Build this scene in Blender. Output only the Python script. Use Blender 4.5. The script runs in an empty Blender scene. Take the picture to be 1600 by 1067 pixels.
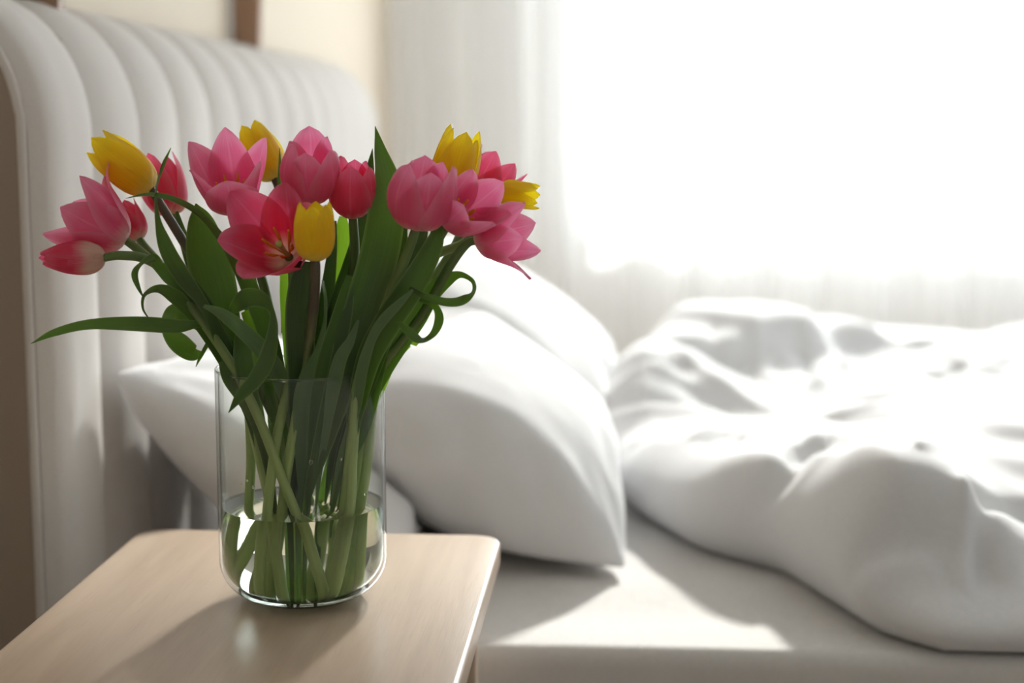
import bpy, bmesh, math, random, zlib, base64
import numpy as np
from mathutils import Vector, Matrix, noise

random.seed(7)
SC = bpy.context.scene
COL = SC.collection

# ------------------------------------------------------------------ camera
F_PX = 2500.0                       # focal length in pixels of the 1600 px wide frame
PITCH = math.atan(343 / F_PX)
YAW = math.atan(175 * math.cos(PITCH) / F_PX)
CAM_H = 0.99
cam_data = bpy.data.cameras.new('camera')
cam = bpy.data.objects.new('camera', cam_data)
COL.objects.link(cam)
cam.location = (0, 0, CAM_H)
cam.rotation_euler = (math.pi / 2 - PITCH, 0, YAW)
cam_data.sensor_width = 36
cam_data.lens = F_PX * 36 / 1600
cam_data.clip_start = 0.05
cam_data.dof.use_dof = True
cam_data.dof.focus_distance = 1.43
cam_data.dof.aperture_fstop = 2.7
SC.camera = cam

# ------------------------------------------------------------------ light and exposure
world = bpy.data.worlds.new('daylight')
SC.world = world
world.use_nodes = True
wb = world.node_tree.nodes['Background']
wb.inputs['Color'].default_value = (0.87, 0.94, 1.0, 1)
wb.inputs['Strength'].default_value = 6.3
sun_data = bpy.data.lights.new('sun', 'SUN')
sun_data.energy = 13.5
sun_data.angle = math.radians(3.5)
sun_data.color = (1.0, 0.97, 0.92)
sun = bpy.data.objects.new('sun', sun_data)
COL.objects.link(sun)
SUN_EL, SUN_AZ = math.radians(27), math.radians(10)      # azimuth to the right of +Y
sd = Vector((math.sin(SUN_AZ) * math.cos(SUN_EL), math.cos(SUN_AZ) * math.cos(SUN_EL), math.sin(SUN_EL)))
sun.rotation_euler = sd.to_track_quat('Z', 'Y').to_euler()
sun.location = (2, 9, 5)
vs = SC.view_settings
vs.view_transform = 'Standard'
vs.look = 'None'
vs.gamma = 1
vs.exposure = 0.0
vs.use_curve_mapping = False
SC.cycles.max_bounces = 14
SC.cycles.transmission_bounces = 12
SC.cycles.transparent_max_bounces = 24
SC.cycles.diffuse_bounces = 6
SC.cycles.sample_clamp_indirect = 8
SC.cycles.use_denoising = True

def portal(loc, rot, sx, sy):
    d = bpy.data.lights.new('window_portal', 'AREA')
    d.shape = 'RECTANGLE'; d.size = sx; d.size_y = sy
    d.cycles.is_portal = True
    o = bpy.data.objects.new('window_portal', d)
    COL.objects.link(o); o.location = loc; o.rotation_euler = rot
portal((1.3, 5.02, 1.615), (math.pi / 2, 0, math.pi), 2.8, 1.97)

# ------------------------------------------------------------------ helpers
Fv = Vector((-math.sin(YAW) * math.cos(PITCH), math.cos(YAW) * math.cos(PITCH), -math.sin(PITCH)))
Rv = Vector((math.cos(YAW), math.sin(YAW), 0))
Uv = Rv.cross(Fv)
EYE = Vector((0, 0, CAM_H))

def at(px, py, y):
    """point of the photograph's pixel (px, py) at world depth y"""
    d = Fv + Rv * ((px - 800) / F_PX) + Uv * ((533.5 - py) / F_PX)
    return EYE + d * (y / d.y)

def tag(o, label=None, cat=None, group=None, kind=None):
    if label: o['label'] = label
    if cat: o['category'] = cat
    if group: o['group'] = group
    if kind: o['kind'] = kind
    return o

def empty(name, loc, label=None, cat=None, group=None, kind=None):
    o = bpy.data.objects.new(name, None)
    o.empty_display_size = 0.05
    COL.objects.link(o); o.location = loc
    return tag(o, label, cat, group, kind)

def link(name, me, mat=None, parent=None, smooth=True):
    """mesh given in world coordinates; parented keeps its place"""
    if smooth: me.shade_smooth()
    if mat is not None:
        me.materials.append(mat)
    o = bpy.data.objects.new(name, me)
    COL.objects.link(o)
    if parent is not None:
        o.parent = parent
        p, off = parent, Vector((0, 0, 0))
        while p is not None:
            off += p.location; p = p.parent
        me.transform(Matrix.Translation(-off))
    return o

def mesh(name, vs_, fs):
    me = bpy.data.meshes.new(name)
    me.from_pydata([tuple(v) for v in vs_], [], fs)
    me.update()
    return me

def bm_mesh(name, bm):
    me = bpy.data.meshes.new(name)
    bmesh.ops.recalc_face_normals(bm, faces=bm.faces)
    bm.to_mesh(me); bm.free()
    return me

def box(bm, x0, x1, y0, y1, z0, z1, bev=0.0, seg=2):
    r = bmesh.ops.create_cube(bm, size=1)
    vsn = r['verts']
    for v in vsn:
        v.co = Vector(((x0 + x1) / 2 + v.co.x * (x1 - x0), (y0 + y1) / 2 + v.co.y * (y1 - y0), (z0 + z1) / 2 + v.co.z * (z1 - z0)))
    if bev > 0:
        es = list({e for v in vsn for e in v.link_edges})
        bmesh.ops.bevel(bm, geom=es, offset=bev, segments=seg, profile=0.5, affect='EDGES')

def box_obj(name, x0, x1, y0, y1, z0, z1, mat, parent=None, bev=0.0, seg=2, smooth=False):
    bm = bmesh.new()
    box(bm, x0, x1, y0, y1, z0, z1, bev, seg)
    return link(name, bm_mesh(name, bm), mat, parent, smooth)

def crom(pts, n):
    """Catmull-Rom resample of a list of tuples, n points"""
    P = [Vector(p) for p in pts]
    P = [P[0] * 2 - P[1]] + P + [P[-1] * 2 - P[-2]]
    segs = len(P) - 3
    out = []
    for i in range(n):
        t = i / (n - 1) * segs
        k = min(int(t), segs - 1); t -= k
        a, b, c, d = P[k:k + 4]
        out.append(0.5 * ((2 * b) + (c - a) * t + (2 * a - 5 * b + 4 * c - d) * t * t + (3 * b - a - 3 * c + d) * t ** 3))
    return out

def tube(name, pts, radii, mat, parent, n=26, sides=9, cap=True):
    C = crom(pts, n)
    if not hasattr(radii, '__len__'): radii = [radii, radii]
    RR = crom([(r, 0, 0) for r in radii], n)
    vsn, fs = [], []
    up = None
    for i, c in enumerate(C):
        t = (C[min(i + 1, n - 1)] - C[max(i - 1, 0)]).normalized()
        if up is None:
            up = t.orthogonal().normalized()
        up = (up - t * up.dot(t)).normalized()
        s = t.cross(up)
        for k in range(sides):
            a = 2 * math.pi * k / sides
            vsn.append(c + (up * math.cos(a) + s * math.sin(a)) * RR[i].x)
    for i in range(n - 1):
        for k in range(sides):
            k2 = (k + 1) % sides
            fs.append((i * sides + k, i * sides + k2, (i + 1) * sides + k2, (i + 1) * sides + k))
    if cap:
        fs.append(tuple(range(sides))[::-1]); fs.append(tuple((n - 1) * sides + k for k in range(sides)))
    return link(name, mesh(name, vsn, fs), mat, parent)

# ------------------------------------------------------------------ materials
def newmat(name):
    m = bpy.data.materials.new(name)
    m.use_nodes = True
    nt = m.node_tree
    return m, nt, nt.nodes, nt.links, nt.nodes['Principled BSDF'], nt.nodes['Material Output']

def noise_bump(N, L, pr, scale, strength, dist=0.002, detail=4, stretch=None, coord='Object'):
    tc = N.new('ShaderNodeTexCoord')
    mp = N.new('ShaderNodeMapping')
    if stretch: mp.inputs['Scale'].default_value = stretch
    L.new(tc.outputs[coord], mp.inputs['Vector'])
    nz = N.new('ShaderNodeTexNoise'); nz.inputs['Scale'].default_value = scale; nz.inputs['Detail'].default_value = detail
    L.new(mp.outputs[0], nz.inputs['Vector'])
    b = N.new('ShaderNodeBump'); b.inputs['Strength'].default_value = strength; b.inputs['Distance'].default_value = dist
    L.new(nz.outputs[0], b.inputs['Height']); L.new(b.outputs[0], pr.inputs['Normal'])
    return nz

def ramp(N, stops):
    r = N.new('ShaderNodeValToRGB')
    e = r.color_ramp.elements
    while len(e) > 1: e.remove(e[-1])
    e[0].position = stops[0][0]; e[0].color = (*stops[0][1], 1)
    for p, c in stops[1:]:
        x = e.new(p); x.color = (*c, 1)
    return r

def cloth_mat(name, col, rough=0.9, bump=0.25, scale=900, sheen=0.2, translucent=0.0):
    m, nt, N, L, pr, out = newmat(name)
    pr.inputs['Base Color'].default_value = (*col, 1)
    pr.inputs['Roughness'].default_value = rough
    pr.inputs['Sheen Weight'].default_value = sheen
    nz = noise_bump(N, L, pr, scale, bump, 0.0006)
    nz2 = N.new('ShaderNodeTexNoise'); nz2.inputs['Scale'].default_value = 260; nz2.inputs['Detail'].default_value = 3
    r = ramp(N, [(0.3, tuple(c * 0.93 for c in col)), (0.7, tuple(min(1, c * 1.04) for c in col))])
    L.new(nz2.outputs[0], r.inputs[0]); L.new(r.outputs[0], pr.inputs['Base Color'])
    if translucent:
        tr = N.new('ShaderNodeBsdfTranslucent'); tr.inputs[0].default_value = (*col, 1)
        mx = N.new('ShaderNodeMixShader'); mx.inputs[0].default_value = translucent
        L.new(pr.outputs[0], mx.inputs[1]); L.new(tr.outputs[0], mx.inputs[2]); L.new(mx.outputs[0], out.inputs[0])
    return m

def paint_mat(name, col, rough=0.85, bump=0.08):
    m, nt, N, L, pr, out = newmat(name)
    pr.inputs['Base Color'].default_value = (*col, 1)
    pr.inputs['Roughness'].default_value = rough
    noise_bump(N, L, pr, 180, bump, 0.002)
    return m

def wood_mat(name, c0, c1, rough=0.38, axis_scale=(14, 1.2, 14), planks=True):
    m, nt, N, L, pr, out = newmat(name)
    tc = N.new('ShaderNodeTexCoord')
    mp = N.new('ShaderNodeMapping'); mp.inputs['Scale'].default_value = axis_scale
    L.new(tc.outputs['Object'], mp.inputs['Vector'])
    nz = N.new('ShaderNodeTexNoise'); nz.inputs['Scale'].default_value = 3.0; nz.inputs['Detail'].default_value = 6; nz.inputs['Distortion'].default_value = 0.6
    L.new(mp.outputs[0], nz.inputs['Vector'])
    r = ramp(N, [(0.3, c0), (0.7, c1)])
    L.new(nz.outputs[0], r.inputs[0])
    last = r.outputs[0]
    # fine pores
    mp2 = N.new('ShaderNodeMapping'); mp2.inputs['Scale'].default_value = (axis_scale[0] * 22, axis_scale[1] * 9, axis_scale[2] * 22)
    L.new(tc.outputs['Object'], mp2.inputs['Vector'])
    n2 = N.new('ShaderNodeTexNoise'); n2.inputs['Scale'].default_value = 2.0; n2.inputs['Detail'].default_value = 2
    L.new(mp2.outputs[0], n2.inputs['Vector'])
    r2 = ramp(N, [(0.25, (0.82, 0.8, 0.78)), (0.45, (1, 1, 1))])
    L.new(n2.outputs[0], r2.inputs[0])
    mx = N.new('ShaderNodeMixRGB'); mx.blend_type = 'MULTIPLY'; mx.inputs[0].default_value = 0.5
    L.new(last, mx.inputs[1]); L.new(r2.outputs[0], mx.inputs[2]); last = mx.outputs[0]
    # a few small knots and rubbed marks
    vo = N.new('ShaderNodeTexVoronoi'); vo.inputs['Scale'].default_value = 7
    L.new(tc.outputs['Object'], vo.inputs['Vector'])
    r3 = ramp(N, [(0.0, (0.35, 0.28, 0.22)), (0.02, (0.6, 0.5, 0.42)), (0.045, (1, 1, 1))])
    L.new(vo.outputs['Distance'], r3.inputs[0])
    m3 = N.new('ShaderNodeMixRGB'); m3.blend_type = 'MULTIPLY'; m3.inputs[0].default_value = 0.35
    L.new(last, m3.inputs[1]); L.new(r3.outputs[0], m3.inputs[2]); last = m3.outputs[0]
    L.new(last, pr.inputs['Base Color'])
    pr.inputs['Roughness'].default_value = rough
    b = N.new('ShaderNodeBump'); b.inputs['Strength'].default_value = 0.08; b.inputs['Distance'].default_value = 0.001
    L.new(n2.outputs[0], b.inputs['Height']); L.new(b.outputs[0], pr.inputs['Normal'])
    return m

def petal_mat(name, base, mid, edge, tip, glow, ext=0.0, rib=0.25):
    """colour runs along the petal (uv.y) from its base and is paler on its rim (uv.x)"""
    m, nt, N, L, pr, out = newmat(name)
    uv = N.new('ShaderNodeUVMap'); uv.uv_map = 'UVMap'
    sp = N.new('ShaderNodeSeparateXYZ'); L.new(uv.outputs[0], sp.inputs[0])
    nz = N.new('ShaderNodeTexNoise'); nz.inputs['Scale'].default_value = 1.0; nz.inputs['Detail'].default_value = 4
    mp = N.new('ShaderNodeMapping'); mp.inputs['Scale'].default_value = (22, 1.3, 1)
    L.new(uv.outputs[0], mp.inputs['Vector']); L.new(mp.outputs[0], nz.inputs['Vector'])
    ad = N.new('ShaderNodeMath'); ad.operation = 'MULTIPLY_ADD'; ad.inputs[1].default_value = 0.22; 
    L.new(nz.outputs[0], ad.inputs[0]); L.new(sp.outputs['Y'], ad.inputs[2])
    r = ramp(N, [(0.11 + ext * .5, base), (0.20 + ext, base), (0.42 + ext, mid), (0.85, mid), (1.0, tip)])
    L.new(ad.outputs[0], r.inputs[0])
    # rim
    ab = N.new('ShaderNodeMath'); ab.operation = 'SUBTRACT'; ab.inputs[1].default_value = 0.5
    L.new(sp.outputs['X'], ab.inputs[0])
    a2 = N.new('ShaderNodeMath'); a2.operation = 'ABSOLUTE'; L.new(ab.outputs[0], a2.inputs[0])
    a3 = N.new('ShaderNodeMapRange'); a3.inputs[1].default_value = 0.25; a3.inputs[2].default_value = 0.5; a3.inputs[4].default_value = 0.65
    L.new(a2.outputs[0], a3.inputs[0])
    mx = N.new('ShaderNodeMixRGB'); L.new(a3.outputs[0], mx.inputs[0]); L.new(r.outputs[0], mx.inputs[1]); mx.inputs[2].default_value = (*edge, 1)
    # keep the pale base on the rim as well
    b1 = N.new('ShaderNodeMapRange'); b1.inputs[1].default_value = 0.30 + ext; b1.inputs[2].default_value = 0.12 + ext
    L.new(ad.outputs[0], b1.inputs[0])
    mb = N.new('ShaderNodeMixRGB'); L.new(b1.outputs[0], mb.inputs[0]); L.new(mx.outputs[0], mb.inputs[1]); mb.inputs[2].default_value = (*base, 1)
    # fine streaks
    n3 = N.new('ShaderNodeTexNoise'); n3.inputs['Scale'].default_value = 1.0; n3.inputs['Detail'].default_value = 5
    mp3 = N.new('ShaderNodeMapping'); mp3.inputs['Scale'].default_value = (60, 1.6, 1)
    L.new(uv.outputs[0], mp3.inputs['Vector']); L.new(mp3.outputs[0], n3.inputs['Vector'])
    r3 = ramp(N, [(0.3, (0.86, 0.8, 0.84)), (0.7, (1.0, 1.0, 1.0))]); L.new(n3.outputs[0], r3.inputs[0])
    m3 = N.new('ShaderNodeMixRGB'); m3.blend_type = 'MULTIPLY'; m3.inputs[0].default_value = 0.7
    L.new(mb.outputs[0], m3.inputs[1]); L.new(r3.outputs[0], m3.inputs[2])
    a4 = N.new('ShaderNodeMapRange'); a4.inputs[1].default_value = 0.0; a4.inputs[2].default_value = 0.035; a4.inputs[3].default_value = rib; a4.inputs[4].default_value = 0.0
    L.new(a2.outputs[0], a4.inputs[0])
    m4 = N.new('ShaderNodeMixRGB'); L.new(a4.outputs[0], m4.inputs[0]); L.new(m3.outputs[0], m4.inputs[1]); m4.inputs[2].default_value = (*edge, 1)
    m3 = m4
    L.new(m3.outputs[0], pr.inputs['Base Color'])
    pr.inputs['Roughness'].default_value = 0.48
    pr.inputs['Sheen Weight'].default_value = 0.15
    bp = N.new('ShaderNodeBump'); bp.inputs['Strength'].default_value = 0.25; bp.inputs['Distance'].default_value = 0.0006
    L.new(n3.outputs[0], bp.inputs['Height']); L.new(bp.outputs[0], pr.inputs['Normal'])
    tr = N.new('ShaderNodeBsdfTranslucent')
    gm = N.new('ShaderNodeMixRGB'); gm.blend_type = 'MULTIPLY'; gm.inputs[0].default_value = 1; gm.inputs[2].default_value = (*glow, 1)
    L.new(m3.outputs[0], gm.inputs[1]); L.new(gm.outputs[0], tr.inputs[0])
    ms = N.new('ShaderNodeMixShader'); ms.inputs[0].default_value = 0.62
    L.new(pr.outputs[0], ms.inputs[1]); L.new(tr.outputs[0], ms.inputs[2]); L.new(ms.outputs[0], out.inputs[0])
    return m

def green_mat(name, c0, c1, trans, tcol, rough=0.42, streak=(40, 1.2, 1), upper=None):
    m, nt, N, L, pr, out = newmat(name)
    uv = N.new('ShaderNodeUVMap'); uv.uv_map = 'UVMap'
    mp = N.new('ShaderNodeMapping'); mp.inputs['Scale'].default_value = streak
    nz = N.new('ShaderNodeTexNoise'); nz.inputs['Scale'].default_value = 1.0; nz.inputs['Detail'].default_value = 4
    L.new(uv.outputs[0], mp.inputs['Vector']); L.new(mp.outputs[0], nz.inputs['Vector'])
    r = ramp(N, [(0.3, c0), (0.72, c1)]); L.new(nz.outputs[0], r.inputs[0])
    col = r.outputs[0]
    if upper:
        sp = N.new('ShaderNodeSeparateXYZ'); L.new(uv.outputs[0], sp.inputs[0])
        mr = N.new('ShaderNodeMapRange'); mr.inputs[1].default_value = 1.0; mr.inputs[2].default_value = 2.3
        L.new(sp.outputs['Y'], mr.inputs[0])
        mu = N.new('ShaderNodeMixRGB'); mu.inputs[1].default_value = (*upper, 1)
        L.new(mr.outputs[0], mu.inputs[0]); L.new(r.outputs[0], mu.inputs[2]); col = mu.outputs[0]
    if not upper:
        s2 = N.new('ShaderNodeSeparateXYZ'); L.new(uv.outputs[0], s2.inputs[0])
        d1 = N.new('ShaderNodeMath'); d1.operation = 'SUBTRACT'; d1.inputs[1].default_value = 0.5; L.new(s2.outputs['X'], d1.inputs[0])
        d2 = N.new('ShaderNodeMath'); d2.operation = 'ABSOLUTE'; L.new(d1.outputs[0], d2.inputs[0])
        d3 = N.new('ShaderNodeMapRange'); d3.inputs[1].default_value = 0.42; d3.inputs[2].default_value = 0.5; d3.inputs[4].default_value = 0.7
        L.new(d2.outputs[0], d3.inputs[0])
        d4 = N.new('ShaderNodeMixRGB'); L.new(d3.outputs[0], d4.inputs[0]); L.new(col, d4.inputs[1]); d4.inputs[2].default_value = (0.22, 0.32, 0.12, 1); col = d4.outputs[0]
    L.new(col, pr.inputs['Base Color'])
    pr.inputs['Roughness'].default_value = rough
    bp = N.new('ShaderNodeBump'); bp.inputs['Strength'].default_value = 0.5; bp.inputs['Distance'].default_value = 0.0008
    L.new(nz.outputs[0], bp.inputs['Height']); L.new(bp.outputs[0], pr.inputs['Normal'])
    if trans:
        tr = N.new('ShaderNodeBsdfTranslucent'); tr.inputs[0].default_value = (*tcol, 1)
        ms = N.new('ShaderNodeMixShader'); ms.inputs[0].default_value = trans
        L.new(pr.outputs[0], ms.inputs[1]); L.new(tr.outputs[0], ms.inputs[2]); L.new(ms.outputs[0], out.inputs[0])
    return m

M_PINK = petal_mat('pink_petal', (0.90, 0.84, 0.66), (0.88, 0.125, 0.25), (0.93, 0.36, 0.50), (0.90, 0.20, 0.36), (1.0, 0.74, 0.80))
M_PINK2 = petal_mat('pale_pink_petal', (0.92, 0.86, 0.76), (0.88, 0.21, 0.38), (0.94, 0.50, 0.64), (0.90, 0.32, 0.50), (1.0, 0.82, 0.90))
M_BUD = petal_mat('cream_based_petal', (0.90, 0.86, 0.68), (0.88, 0.11, 0.24), (0.92, 0.28, 0.42), (0.90, 0.20, 0.36), (1.0, 0.74, 0.80), 0.22)
M_YEL = petal_mat('yellow_petal', (0.88, 0.80, 0.22), (0.97, 0.74, 0.015), (0.98, 0.80, 0.03), (0.98, 0.80, 0.03), (1.0, 1.0, 0.6), 0.0, 0.2)
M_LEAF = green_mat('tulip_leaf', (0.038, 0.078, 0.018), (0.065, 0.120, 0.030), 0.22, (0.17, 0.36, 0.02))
M_LEAF_SHADE = green_mat('shade_darkened_tulip_leaf', (0.020, 0.042, 0.012), (0.040, 0.075, 0.022), 0.12, (0.13, 0.28, 0.02))  # leaf green darkened, so shade between the leaves is put into the colour
M_LEAF2 = green_mat('bright_tulip_leaf', (0.075, 0.17, 0.02), (0.12, 0.26, 0.035), 0.5, (0.32, 0.62, 0.03))
M_LEAF3 = green_mat('bluish_tulip_leaf', (0.10, 0.165, 0.075), (0.15, 0.23, 0.11), 0.25, (0.20, 0.42, 0.05))
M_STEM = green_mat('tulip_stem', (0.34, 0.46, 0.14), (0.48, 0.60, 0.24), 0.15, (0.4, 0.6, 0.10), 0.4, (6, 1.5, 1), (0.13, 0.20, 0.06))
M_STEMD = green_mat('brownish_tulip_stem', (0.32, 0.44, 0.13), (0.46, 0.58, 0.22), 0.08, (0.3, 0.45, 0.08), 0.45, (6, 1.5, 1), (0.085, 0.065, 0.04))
M_ANTH = paint_mat('orange_stamen', (0.80, 0.30, 0.02), 0.6)
M_PIST = paint_mat('green_pistil', (0.45, 0.55, 0.16), 0.5)

def arch_glass(name, tint=(1, 1, 1), ior=1.45, gloss=1.0):
    """thin clear pane: passes light straight, reflects by fresnel"""
    m, nt, N, L, pr, out = newmat(name)
    N.remove(pr)
    t = N.new('ShaderNodeBsdfTransparent'); t.inputs[0].default_value = (*tint, 1)
    g = N.new('ShaderNodeBsdfGlossy'); g.inputs['Roughness'].default_value = 0.01
    f = N.new('ShaderNodeLayerWeight'); f.inputs[0].default_value = 0.5      # facing = 1 - |cos|, the same from both sides
    pw = N.new('ShaderNodeMath'); pw.operation = 'POWER'; pw.inputs[1].default_value = 5.0
    L.new(f.outputs['Facing'], pw.inputs[0])
    mul = N.new('ShaderNodeMath'); mul.operation = 'MULTIPLY_ADD'; mul.inputs[1].default_value = 0.9 * gloss; mul.inputs[2].default_value = ((ior - 1) / (ior + 1)) ** 2
    L.new(pw.outputs[0], mul.inputs[0])
    mx = N.new('ShaderNodeMixShader')
    pa = N.new('ShaderNodeMath'); pa.operation = 'POWER'; pa.inputs[1].default_value = 6.3
    L.new(f.outputs['Facing'], pa.inputs[0])
    tc_ = N.new('ShaderNodeMixRGB'); tc_.inputs[1].default_value = (*tint, 1); tc_.inputs[2].default_value = (0.42, 0.46, 0.43, 1)
    L.new(pa.outputs[0], tc_.inputs[0]); L.new(tc_.outputs[0], t.inputs[0])
    L.new(mul.outputs[0], mx.inputs[0]); L.new(t.outputs[0], mx.inputs[1]); L.new(g.outputs[0], mx.inputs[2]); L.new(mx.outputs[0], out.inputs[0])
    return m

def true_glass(name, col, ior):
    m, nt, N, L, pr, out = newmat(name)
    N.remove(pr)
    g = N.new('ShaderNodeBsdfGlass'); g.inputs['IOR'].default_value = ior; g.inputs['Roughness'].default_value = 0.0
    g.inputs['Color'].default_value = (*col, 1)
    L.new(g.outputs[0], out.inputs[0])
    return m

M_GLASS = arch_glass('vase_glass', (0.975, 0.985, 0.975), 1.38)
M_PANE = arch_glass('window_pane', (0.97, 0.98, 0.98))
M_BASE = true_glass('vase_base_glass', (0.97, 0.99, 0.975), 1.45)
M_WATER = true_glass('water', (0.975, 0.99, 0.955), 1.33)
M_TABLE = wood_mat('birch_wood', (0.47, 0.36, 0.27), (0.56, 0.44, 0.335), 0.30)
M_BRACK = wood_mat('brown_wood', (0.30, 0.17, 0.10), (0.38, 0.23, 0.14), 0.5, (14, 14, 1.5))
M_FABRIC = cloth_mat('headboard_fabric', (0.68, 0.645, 0.61), 0.95, 0.5, 700, 0.1)
M_FABRIC_SHADE = cloth_mat('shaded_headboard_side_fabric', (0.36, 0.29, 0.235), 0.95, 0.5, 700, 0.1)  # front fabric darkened and warmed: dim light on the end faces put into colour
M_LINEN = cloth_mat('white_linen', (0.80, 0.80, 0.81), 0.9, 0.25, 900, 0.1)
M_SHEET = cloth_mat('cream_sheet', (0.65, 0.63, 0.61), 0.9, 0.2, 900, 0.1)
M_WALL = paint_mat('beige_wall_paint', (0.74, 0.65, 0.53))
M_WHITE = paint_mat('white_wall_paint', (0.84, 0.84, 0.84))
M_CEIL = paint_mat('ceiling_paint', (0.85, 0.85, 0.84))
M_FLOOR = wood_mat('floor_wood', (0.38, 0.32, 0.27), (0.46, 0.39, 0.32), 0.45)
M_FRAME = paint_mat('window_frame_paint', (0.82, 0.82, 0.82), 0.35, 0.02)

def curtain_mat():
    m, nt, N, L, pr, out = newmat('sheer_curtain')
    N.remove(pr)
    t = N.new('ShaderNodeBsdfTransparent'); t.inputs[0].default_value = (1, 1, 1, 1)
    tl = N.new('ShaderNodeBsdfTranslucent'); tl.inputs[0].default_value = (0.93, 0.93, 0.92, 1)
    df = N.new('ShaderNodeBsdfDiffuse'); df.inputs[0].default_value = (0.94, 0.94, 0.94, 1)
    a = N.new('ShaderNodeMixShader'); a.inputs[0].default_value = 0.45
    L.new(tl.outputs[0], a.inputs[1]); L.new(df.outputs[0], a.inputs[2])
    # the weave closes up where the cloth is seen along its folds
    lw = N.new('ShaderNodeLayerWeight'); lw.inputs[0].default_value = 0.35
    mr = N.new('ShaderNodeMapRange'); mr.inputs[3].default_value = CURT_OPEN; mr.inputs[4].default_value = 0.05
    L.new(lw.outputs['Facing'], mr.inputs[0])
    b = N.new('ShaderNodeMixShader')
    L.new(mr.outputs[0], b.inputs[0]); L.new(a.outputs[0], b.inputs[1]); L.new(t.outputs[0], b.inputs[2]); L.new(b.outputs[0], out.inputs[0])
    return m
CURT_OPEN = 0.6
M_CURT = curtain_mat()

# ------------------------------------------------------------------ the room
XL, XR, YB, YF, ZC = -0.735, 3.1, -1.6, 5.05, 2.85
def struct(name, *a, **k):
    return tag(box_obj(name, *a, **k), kind='structure')
struct('floor', XL - .1, XR + .1, YB - .1, YF + .3, -0.06, 0, M_FLOOR)
struct('ceiling', XL - .1, XR + .1, YB - .1, YF + .3, ZC, ZC + .08, M_CEIL)
struct('wall_left', XL - .1, XL, YB - .1, YF + .3, 0, ZC, M_WALL)
struct('wall_right', XR, XR + .1, YB - .1, YF + .3, 0, ZC, M_WHITE)
struct('wall_back', XL, XR, YB - .1, YB, 0, ZC, M_WHITE)
# far wall round the window opening
WX0, WX1, WZ0, WZ1 = -0.10, 2.70, 0.63, 2.60
bm = bmesh.new()
box(bm, XL, WX0, YF, YF + .25, 0, ZC); box(bm, WX1, XR, YF, YF + .25, 0, ZC)
box(bm, WX0, WX1, YF, YF + .25, 0, WZ0); box(bm, WX0, WX1, YF, YF + .25, WZ1, ZC)
tag(link('wall_far', bm_mesh('wall_far', bm), M_WHITE, None, False), kind='structure')
win = tag(empty('window_1', ((WX0 + WX1) / 2, YF + .12, WZ0)), kind='structure')
bm = bmesh.new()
for x0, x1, z0, z1 in ((WX0, WX0 + .05, WZ0, WZ1), (WX1 - .05, WX1, WZ0, WZ1), (WX0 + .05, WX1 - .05, WZ0, WZ0 + .05), (WX0 + .05, WX1 - .05, WZ1 - .05, WZ1)):
    box(bm, x0, x1, YF + .1, YF + .16, z0, z1, 0.004, 1)
link('window_frame', bm_mesh('window_frame', bm), M_FRAME, win, False)
box_obj('mullion', 1.27, 1.33, YF + .1, YF + .16, WZ0 + .05, WZ1 - .05, M_FRAME, win, 0.004, 1)
for x0, x1 in ((WX0 + .05, 1.27), (1.33, WX1 - .05)):
    bm = bmesh.new()
    box(bm, x0, x1, YF + .128, YF + .132, WZ0 + .05, WZ1 - .05)
    link('window_pane', bm_mesh('window_pane', bm), M_PANE, win, False)
box_obj('window_sill', WX0 - .04, WX1 + .04, YF - .03, YF + .1, WZ0 - .03, WZ0, M_FRAME, win, 0.006, 2)

# curtain: sheer cloth in vertical folds, on a rail
def curtain():
    nx, nz = 620, 14
    x0, x1, z0, z1 = XL + 0.02, XR - 0.02, 0.03, 2.78
    vsn, fs = [], []
    for i in range(nx + 1):
        s = i / nx
        x = x0 + (x1 - x0) * s
        ph = 2 * math.pi * x / 0.20 + 2.0 * noise.noise(Vector((x * 1.6, 3, 0))) + 1.3 * noise.noise(Vector((x * 4, 9, 1)))
        amp = 0.032 + 0.016 * noise.noise(Vector((x * 3, 0, 5)))
        for j in range(nz + 1):
            z = z0 + (z1 - z0) * j / nz
            k = 0.7 + 0.5 * (1 - j / nz)
            y = 4.90 + amp * k * math.sin(ph + 0.25 * math.sin(z * 2 + x)) + 0.006 * math.sin(ph * 2.3 + z)
            vsn.append((x + 0.012 * k * math.sin(ph * 0.5 + 1.1 * z), y, z))
    for i in range(nx):
        for j in range(nz):
            a = i * (nz + 1) + j
            fs.append((a, a + nz + 1, a + nz + 2, a + 1))
    root = empty('curtain', (1.2, 4.90, 0.03), 'sheer white curtain in soft vertical folds across the bright window', 'curtain')
    link('curtain_cloth', mesh('curtain_cloth', vsn, fs), M_CURT, root)
    tube('curtain_rail', [(x0, 4.9, 2.80), (x1, 4.9, 2.80)], 0.012, M_FRAME, root, 3, 10)
curtain()

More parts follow.
